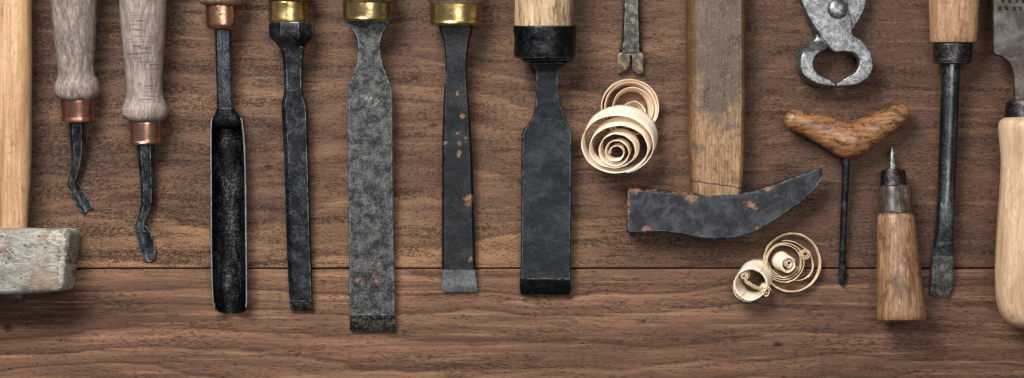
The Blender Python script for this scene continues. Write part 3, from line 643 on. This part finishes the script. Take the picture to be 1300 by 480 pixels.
# ---------------------------------------------------------------- hammer
t = Thing('hammer', 'old hammer with curved rust flecked steel head and wide grimy handle', 'hammer', 912, 150, zref=40)
hsec = poly([(1, -.7), (1, .3), (.93, .75), (.80, .97), (-.50, 1), (-.68, .93), (-.84, .72), (-.95, .4), (-1, .1), (-1, -.7), (-.8, -1), (.8, -1)], 7)
t.mesh('handle', sweep(t, LR([(-260, 885, 935, 24, 15), (-250, 878, 943, 24, 18), (-100, 873, 949, 24, 19), (0, 873.5, 948.5, 24, 19), (60, 874.2, 948.6, 24, 19), (150, 876, 948, 24, 18.5), (200, 877.7, 946.8, 24, 18), (232, 879.5, 944.6, 24, 17), (262, 882, 941, 24, 15)]), hsec, rough=1.0, rs=26, step=4), 'hhandle')
# head: stations along x -> top edge, bottom edge, thickness
hr = [(799, 240, 291.5, 17), (800, 238, 293.5, 18.5), (802, 236.8, 294.6, 19), (812, 237, 294.6, 19), (838, 239.3, 293.2, 19), (860, 241.5, 295.2, 18.6), (879, 243, 298, 18), (897, 244.3, 301.6, 17.5), (920, 244, 302, 16.5), (943, 242.2, 298.6, 15.5), (966, 236.8, 288.6, 14), (985, 231, 277, 12), (1002, 225, 265.5, 10), (1016, 220, 255, 8), (1030, 215, 241.5, 5.6), (1038, 213, 231.5, 4), (1042.5, 212.6, 223.5, 2.4), (1043.6, 214, 220, 1.2)]
hs = [(x, (a+b)/2, 22 + (20-h)*.7, (b-a)/2, h) for x, a, b, h in hr]
def hamsec(u, q):
    return poly([(1, -.75), (1, .62), (.93, .93), (.86, 1), (-.9, 1), (-.97, .93), (-1, .7), (-1, -.75), (-.88, -1), (.88, -1)], 7)
# keep the cross-sections in the plane x = const (no shear at the curved beak)
def slab(th, st, sec, rough, rs, seed=0, step=3.0):
    bm = bmesh.new(); xs = [q[0] for q in st]; rings = []; x = xs[0]; xx = []
    for a, b in zip(xs, xs[1:]):
        k = max(1, int((b-a)/step)); xx += [a+(b-a)*j/k for j in range(k)]
    xx.append(xs[-1])
    for x in xx:
        y, z, w, h = (pchip(xs, [q[k] for q in st], x) for k in (1, 2, 3, 4)); r = []
        for (u, v) in sec:
            p = th.v(x, y-u*w, z+v*h)
            d = (mnoise.noise_vector(p/(rs*U)+Vector((seed, 0, 0)))+.4*mnoise.noise_vector(p/(rs*.25*U)))*rough; d.x = 0; p += d*U
            r.append(bm.verts.new(p))
        rings.append(r)
    N = len(sec)
    for r0, r1 in zip(rings, rings[1:]):
        for j in range(N): bm.faces.new((r0[j], r0[(j+1) % N], r1[(j+1) % N], r1[j]))
    for r in (rings[0], rings[-1]):
        q = bm.verts.new(sum((v.co for v in r), Vector())/N)
        for j in range(N): bm.faces.new((r[j], r[(j+1) % N], q))
    return bm
t.mesh('head', slab(t, hs, hamsec(0, 0), .25, 18), 'ham', angle=28)
t.settle()

# ---------------------------------------------------------------- pincers
t = Thing('pincers', 'steel pincers with round riveted joint and closed curved jaws', 'pincers', 1060, 40, zref=30)
lowj = [(1037, 48), (1030, 53), (1020.5, 62.5), (1015.6, 77.5), (1016.5, 90), (1024, 99.5), (1038, 106), (1052, 109), (1060, 109.3), (1060.2, 106), (1050, 98.5), (1038, 92.5), (1033.3, 82.5), (1035, 72.5), (1042, 66), (1051, 61), (1064, 52), (1080, 42),
        (1087, 34), (1095, 20), (1100.5, 7), (1104, -20), (1107, -60), (1112, -120), (1115, -190), (1111, -200), (1103, -195), (1098, -120), (1090, -60), (1080, -25), (1064, -18), (1040, -8), (1028, 14), (1036, 36)]
upj = [(1082, 44), (1092, 50.5), (1102, 62), (1107, 77.5), (1106, 90), (1099, 100.5), (1085, 107), (1070, 109), (1061.2, 109.3), (1061.6, 105.6), (1072.5, 98.5), (1085.5, 90), (1090, 80), (1087.5, 71.5), (1079, 66.5), (1068, 65.6), (1058, 66), (1051.5, 60), (1044, 49.5), (1036.5, 39),
       (1029, 27), (1022, 14), (1015.5, -2), (1014, -24), (1011, -60), (1006, -120), (1003, -190), (1007, -200), (1015, -195), (1021, -120), (1029, -60), (1040, -24), (1071, -6), (1076.5, 14), (1081, 28)]
def under_z(x, y):    # the under lever dips below the other in the joint
    return -13*max(0, min(1, (66-y)/16)) if y < 66 else 0
t.mesh('lever', prism(t, lowj, 14, 36, 2.4, 4, rough=.5, res=3, taper=2.2, zf=under_z), 'pinc', label='left jaw and the lever crossing under the joint')
t.mesh('lever', prism(t, upj, 25, 36, 1.8, 3, rough=.5, res=3, taper=1.2), 'pinc', label='right jaw with the lever crossing over the joint')
jawr = [(1082, 47), (1091, 52), (1100, 63), (1104.5, 77.5), (1103.5, 89), (1097, 98), (1084, 104.5), (1064, 106.5), (1064, 105.2), (1073, 99.5), (1087, 91), (1092, 80), (1089.5, 70.5), (1079, 64)]
t.mesh('jaw_body', prism(t, jawr, 10, 25.4, 1.5, 2, rough=.3, res=3), 'pinc_dk')
t.mesh('rivet', disc_dome(t, 1062.5, 12, 35.4, 13, 6.5, k=30, rings=8), 'pinc', label='domed bright rivet')
t.settle()

# ---------------------------------------------------------------- gimlet
t = Thing('gimlet', 'small gimlet with glossy brown wing shaped wooden handle and thin shaft', 'gimlet', 1076, 190, zref=22)
gh = [(997.5, 148, 22, 3, 3), (999.5, 149, 22, 9, 9), (1004, 151, 22, 12.5, 12), (1012, 153.5, 22, 13.5, 13.5), (1026, 158.5, 22, 15, 15), (1042, 164.5, 22, 18, 17), (1058, 170.5, 22, 20.5, 19), (1070, 175.5, 22, 23, 20.5), (1078, 177.6, 22, 24.5, 21.5), (1087, 175.3, 22, 23, 20.5), (1100, 168.5, 22, 20, 18.5), (1115, 160, 22, 17.5, 17), (1130, 151.5, 22, 15, 15), (1142, 145.2, 22, 13.2, 13), (1149, 141.5, 22, 11.5, 11), (1152.5, 139.8, 22, 7.5, 7), (1153.8, 139.2, 22, 3, 3)]
t.mesh('handle', sweep(t, gh, supsec(2.2, 48), rough=1.1, rs=16, step=2.5, seed=2), 'gim')
tws = lambda u: 0 if u < .79 else (u-.79)*62
t.mesh('shaft', sweep(t, [(1074, 196, 20, 5, 5), (1074.3, 215, 19, 4.8, 4.8), (1073.2, 260, 14, 4.4, 4.4), (1072.3, 300, 10, 4.2, 4.2), (1071.8, 330, 7, 3.9, 3.9), (1071.8, 334, 7, 4.6, 2.4), (1072, 352, 5, 4.8, 2.3), (1072, 359, 4.4, 3.4, 1.8), (1072, 363, 4, .7, .7)], supsec(2.6, 20), rough=.15, rs=8, step=1.0, tw=tws), 'steel_blk')
t.settle()

# ---------------------------------------------------------------- awl
t = Thing('awl', 'short pointed awl with stubby flared brown wooden handle', 'awl', 1140, 320, zref=26)
zf = lambda y: 13 + (y-217)*.092 + 5
t.mesh('handle', sweep(t, turned([(238, 1119, 1154.5), (240, 1118, 1156.5), (258, 1116.5, 1158), (273, 1115, 1160), (274, 1115.8, 1159.3), (275.5, 1114.8, 1160.5), (310, 1113.6, 1164.3), (350, 1112.7, 1168.3), (385, 1112.2, 1171.8), (398, 1112, 1173.3), (403, 1112.5, 1173.6), (405.5, 1114, 1172), (407, 1120, 1166)], zf), supsec(2, 56), rough=.45, rs=20, step=3), 'awlw')
t.mesh('neck_sleeve', sweep(t, turned([(237, 1119.5, 1154), (239, 1117.4, 1157), (257, 1115.9, 1158.6), (272, 1114.7, 1160.4), (273.3, 1115.6, 1159.6)], zf, 1.01), supsec(2, 48), rough=.35, rs=9, step=2), 'awlneck', label='dark grimy neck of the wooden handle')
t.mesh('ferrule', sweep(t, turned([(216.2, 1125, 1146), (217, 1120.5, 1150), (219, 1119.6, 1151), (236, 1118.8, 1151.8), (240, 1118.8, 1152)], zf), supsec(2, 48), rough=.3, rs=9, step=2), 'dkferr')
t.mesh('point', sweep(t, [(1134.8, 188, zf(205), .3, .3), (1134.8, 192, zf(205), 2.2, 2.2), (1134.8, 202, zf(208), 4, 4), (1135, 212, zf(212), 4.8, 4.8), (1135, 219, zf(217), 5, 5)], supsec(2.6, 16), rough=.15, step=1.5), 'pinc')
t.settle()

# ---------------------------------------------------------------- screwdriver
t = Thing('screwdriver', 'long flat bladed screwdriver with steel shaft and light wooden handle', 'screwdriver', 1205, 200, zref=20)
zf = lambda y: 30 - (y)*.062
t.mesh('handle', sweep(t, turned([(-200, 1186, 1232), (-195, 1178, 1240), (-100, 1174, 1244), (-20, 1177.5, 1240), (0, 1178.5, 1239.3), (30, 1179.5, 1238.3), (53, 1180.6, 1237), (55, 1181.2, 1236.4), (55.8, 1184, 1234)], zf, .95), supsec(2.6, 56), rough=.6, rs=20), 'tip_oak')
t.mesh('ferrule', sweep(t, turned([(55, 1185, 1231), (57, 1184, 1232.4), (78, 1183.4, 1232), (81, 1184, 1231.5), (82.5, 1187, 1228)], zf), supsec(2, 48), rough=.4, rs=10, step=2), 'dkferr')
def ssec(u, q): return supsec(2 + 5*max(0, min(1, (u-.72)/.12)), 40)
t.mesh('shaft', sweep(t, [(1206, 80, 25.5, 12, 11.5), (1205.7, 100, 24, 11.8, 11.5), (1203.5, 200, 18, 11.4, 11), (1201.3, 270, 14, 11, 10.5), (1200.3, 292, 12.5, 10.8, 9), (1199.3, 310, 10.5, 12, 7.5), (1198.9, 324, 9.2, 13.5, 6)], ssec, rough=.4, rs=9, step=3), 'shaft')
t.mesh('flat_tip', sweep(t, [(1199.6, 306, 11, 11.6, 8), (1199, 318, 9.7, 13.1, 6.6), (1198.8, 330, 8.4, 14.2, 5.6), (1198.5, 342, 6.8, 14.5, 5.0), (1198.4, 352, 5.8, 14.6, 4.3), (1197.5, 366, 3.8, 13.8, 2.8), (1196.7, 374.5, 2.8, 12.8, 1.9), (1196.6, 376, 2.6, 11.8, 1.2)], supsec(6, 40), rough=.35, rs=8, step=2), 'flat_tip')
t.settle()

# ---------------------------------------------------------------- rasp
t = Thing('rasp', 'wide toothed rasp with pale smooth wooden handle at the right edge', 'rasp', 1300, 200, zref=26)
zf = lambda y: 39
outl = [(1258, -330), (1258, -200), (1258, -60), (1258, 20), (1258, 62), (1258.6, 69.5), (1261.5, 72.5), (1268, 74), (1274, 78), (1279.5, 85), (1282.8, 94), (1284.3, 110), (1285.2, 128), (1285.8, 137)]
rt = [(2600-x, y) for x, y in reversed(outl)]
bl = t.mesh('blade', prism(t, outl + rt, 33, 42, 1.6, 3, rough=.25, res=4), 'rasp')
bm = bmesh.new()
for r_ in range(34):
    y = 13.5 - r_*9.6
    for k in range(9):
        x = 1266 + k*8.6 + (r_ % 2)*3.5 + random.uniform(-.5, .5); yy = y + random.uniform(-.5, .5); s_ = random.uniform(.85, 1.1)
        a = [t.v(x-3.2*s_, yy-2.2, 41.6), t.v(x+3.2*s_, yy-2.2, 41.6), t.v(x+1.4, yy+3.4*s_, 41.6), t.v(x-1.4, yy+3.4*s_, 41.6), t.v(x, yy+1.9, 46)]
        V = [bm.verts.new(p) for p in a]
        for q in ((0, 1, 4), (1, 2, 4), (2, 3, 4), (3, 0, 4)): bm.faces.new([V[i] for i in q])
to = t.mesh('teeth', bm, 'rasp', parent=bl, smooth=False); to['kind'] = 'stuff'
t.mesh('ferrule', sweep(t, turned([(128.5, 1279, 1321), (130, 1275.5, 1324.5), (133, 1274.2, 1326), (146, 1273, 1327), (151, 1272.6, 1327.4), (153, 1274, 1326)], zf), supsec(2, 48), rough=.3, rs=10, step=2), 'dkferr')
t.mesh('handle', sweep(t, turned([(149, 1277, 1323), (151, 1271, 1329), (155, 1266.8, 1333.2), (163, 1265, 1335), (180, 1266.5, 1333.5), (205, 1268.5, 1331.5), (240, 1267, 1333), (280, 1264.2, 1335.8), (320, 1262, 1338), (345, 1261.3, 1338.7), (370, 1262.3, 1337.7), (388, 1265, 1335), (400, 1270, 1330), (408, 1277, 1323), (412.5, 1286, 1314), (414, 1294, 1306)], zf), supsec(2, 64), rough=.3, rs=40), 'pale')
t.settle()

# ---------------------------------------------------------------- wood shavings
def ribbon(t, name, top, bot, mat, parent=None, th=.8, rag=.5, label=None, wob=1.0):
    """top / bot: functions of u in 0..1 -> (x, y, z) of the ribbon's two long edges"""
    n, mrow = 260, 5; bm = bmesh.new(); g = []
    for i in range(n+1):
        u = i/n; a, b = t.v(*top(u)), t.v(*bot(u)); r = []
        for j in range(mrow+1):
            w = j/mrow; p = a.lerp(b, w)
            e = rag*(1 if j in (0, mrow) else .3)
            p += mnoise.noise_vector(Vector((u*90, j*3.1, len(name))))*e*U
            p += mnoise.noise_vector(Vector((u*14, j*.4, 5)))*wob*U
            r.append(bm.verts.new(p))
        g.append(r)
    for r0, r1 in zip(g, g[1:]):
        for j in range(mrow): bm.faces.new((r0[j], r0[j+1], r1[j+1], r1[j]))
    o = t.mesh(name, bm, mat, parent=parent, label=label, angle=70)
    md = o.modifiers.new('thickness', 'SOLIDIFY'); md.thickness = th*U; md.offset = 0
    return o
def spiral(cx, cy, r0, r1, turns, ph, ell=1.0, drift=(0, 0), rot=0.0, w=1.0):
    """centre line from inner radius r0 to outer radius r1"""
    def f(u):
        k = u**w; r = r0+(r1-r0)*k; a = ph + 2*PI*turns*u
        x, y = r*math.cos(a), r*ell*math.sin(a)
        return (cx+drift[0]*k + x*math.cos(rot)-y*math.sin(rot), cy+drift[1]*k + x*math.sin(rot)+y*math.cos(rot), a)
    return f
def coil(t, name, sp, ztop, zbot, flare, mat, shift=(0, 0), **kw):
    """flare(a, u) = how far the lower edge stands outside the upper one"""
    def top(u): x, y, a = sp(u); return (x, y, ztop(u) if callable(ztop) else ztop)
    def bot(u):
        x, y, a = sp(u); f = flare(a, u)
        return (x+math.cos(a)*f+shift[0], y+math.sin(a)*f+shift[1], zbot(u) if callable(zbot) else zbot)
    return ribbon(t, name, top, bot, mat, **kw)

def loops(T, turns, ph, hold=.85):
    # T: per loop, outer ellipse then inner ellipse (cx, cy, rx, ry, z); core first
    n = len(T)-1
    def f(k):
        def g(u):
            a = ph + 2*PI*turns*u; s_ = min(n, u*turns*n/(turns-hold)); i = min(int(s_), n-1); w_ = s_-i
            q = [T[i][k][j]+(T[i+1][k][j]-T[i][k][j])*w_ for j in range(5)]
            return (q[0]+q[2]*math.cos(a), q[1]+q[3]*math.sin(a), q[4])
        return g
    return f(0), f(1)

G = 'curled wood shavings'
# rear coil beside the handle of the hammer
t = Thing('wood_shaving', 'loose tan shaving coil tucked behind a larger cream curl', 'wood shaving', 799, 135, G, zref=14)
lo = loops([((800, 149, 8, 8, 14), (799, 150, 4.5, 4, 5)), ((802, 142, 18, 19, 18), (801, 144.5, 14, 15, 5)), ((799.5, 137.5, 29.5, 31, 21), (797.5, 140, 24.5, 28, 4)), ((799, 136.5, 33, 33.5, 22), (797, 139, 29, 31, 3)), ((798.6, 136.5, 38, 35, 22), (797, 138, 34.5, 33, 3))], 4.3, .6, .5)
ribbon(t, 'coil', lo[0], lo[1], 'shv2', th=.7, wob=1.8, rag=.7)
t.settle()
# the big cream curl in front
t = Thing('wood_shaving', 'largest cream shaving curl, rose shaped, left of the hammer handle', 'wood shaving', 786, 178, G, zref=24)
lo = loops([((780, 194, 8, 7, 30), (783.5, 190.5, 7.5, 6.5, 6)), ((780, 194, 12.5, 11.5, 31), (784, 189.5, 11.5, 10.5, 4)), ((780, 192.8, 19, 18.8, 30), (786.5, 186.3, 19.5, 18.7, 3)), ((779.3, 190, 30.3, 23, 29), (785.5, 181.8, 31.5, 26, 3)), ((782.7, 184.5, 44.5, 36.5, 27), (789, 173, 46, 39, 2))], 4.75, 2.9, .85)
ribbon(t, 'coil', lo[0], lo[1], 'shv1', th=.7, wob=1.6, rag=.7)
t.settle(20)
# lower left tube curl
t = Thing('wood_shaving', 'short wide cream shaving ring holding two tiny rolled scraps', 'wood shaving', 957, 356, G, zref=18)
coil(t, 'ring', spiral(951.5, 361, 19.5, 21, 1.5, 2.2, .95), 32, 3, lambda a, u: 1.0, 'shv1', shift=(11, -10), th=.9)
coil(t, 'outer_lap', spiral(951, 363, 20, 22.5, .42, 1.5, .98, (2, 2)), 22, 3, lambda a, u: 1.5, 'shv1', shift=(7, -3))
coil(t, 'rolled_scrap', spiral(943.5, 350.5, 1.2, 5.2, 2.2, 0, .9), 31, 14, lambda a, u: 2, 'shv2', shift=(3, -2.5))
coil(t, 'rolled_scrap', spiral(972, 369, 1.5, 5.8, 1.8, 1, 1.25, (0, 2)), 30, 14, lambda a, u: 1, 'shv2', shift=(-1, -4))
ribbon(t, 'strip', lambda u: (944+27*u, 353+12*u+3*math.sin(PI*u), 30+2*math.sin(PI*u)), lambda u: (943+27*u, 356.5+12*u+3*math.sin(PI*u), 26), 'shv2')
t.settle()
# lower right loose loops
t = Thing('wood_shaving', 'airy thin looped shaving with a tight tube in its centre', 'wood shaving', 1005, 333, G, zref=8)
coil(t, 'outer_loop', spiral(1005, 333, 35, 37, 2.1, 2.4, 1.03, (0, 0)), 12, 2, lambda a, u: -1.2+1.2*math.sin(a+.6), 'shv3', th=.7)
coil(t, 'middle_loop', spiral(994, 332, 19.5, 25.5, 2.3, .3, 1.0, (2, 1)), 14, 3, lambda a, u: -1.6*math.cos(a-1), 'shv3', th=.7, shift=(0, 1))
coil(t, 'side_loop', spiral(1003, 330, 30, 34, .95, 3.9, .75, (0, 0), rot=.55), 11, 5, lambda a, u: -1, 'shv3', th=.6)
coil(t, 'side_curl', spiral(1022, 323, 1.5, 7, 3.6, 0, 1.0), 12, 8, lambda a, u: .5, 'shv3', th=.5, rag=.2)
coil(t, 'tube', spiral(999, 336, 7.5, 9.5, 1.6, 2.0, 1.05), 24, 3, lambda a, u: 2.5, 'shv1', shift=(-7.5, -4.5))
coil(t, 'tube_core', spiral(1000, 334, 1.5, 5, 1.5, 1.0, 1.2), 22, 10, lambda a, u: 1, 'shv1', shift=(-3, -2))
t.settle()

# ---------------------------------------------------------------- light, camera
sc = bpy.context.scene
w = bpy.data.worlds.new('World'); sc.world = w; w.use_nodes = True
bg = w.node_tree.nodes['Background']; bg.inputs['Color'].default_value = (.97, .97, 1, 1); bg.inputs['Strength'].default_value = .12
def area(name, loc, aim, sx, sy, watts, colr):
    l = bpy.data.lights.new(name, 'AREA'); l.shape = 'RECTANGLE'; l.size = sx; l.size_y = sy; l.energy = watts; l.color = colr
    o = bpy.data.objects.new(name, l); col.objects.link(o); o.location = loc
    o.rotation_euler = (Vector(aim)-Vector(loc)).to_track_quat('-Z', 'Y').to_euler(); return o
area('window_light', (-.42, .72, .95), (0.02, .0, 0), .6, .5, 26.5, (1, .99, .975))
area('room_light', (.35, .1, 1.6), (0.05, 0, 0), .7, .7, 10, (1, .98, .95))
cam = bpy.data.cameras.new('camera'); co = bpy.data.objects.new('camera', cam); col.objects.link(co)
co.location = (0, 0, HC*U); cam.sensor_width = 36; cam.lens = 36*HC/1300
cam.clip_start = .05; cam.clip_end = 20
sc.camera = co
sc.view_settings.view_transform = 'Standard'; sc.view_settings.look = 'None'
sc.view_settings.exposure = 0; sc.view_settings.gamma = 1
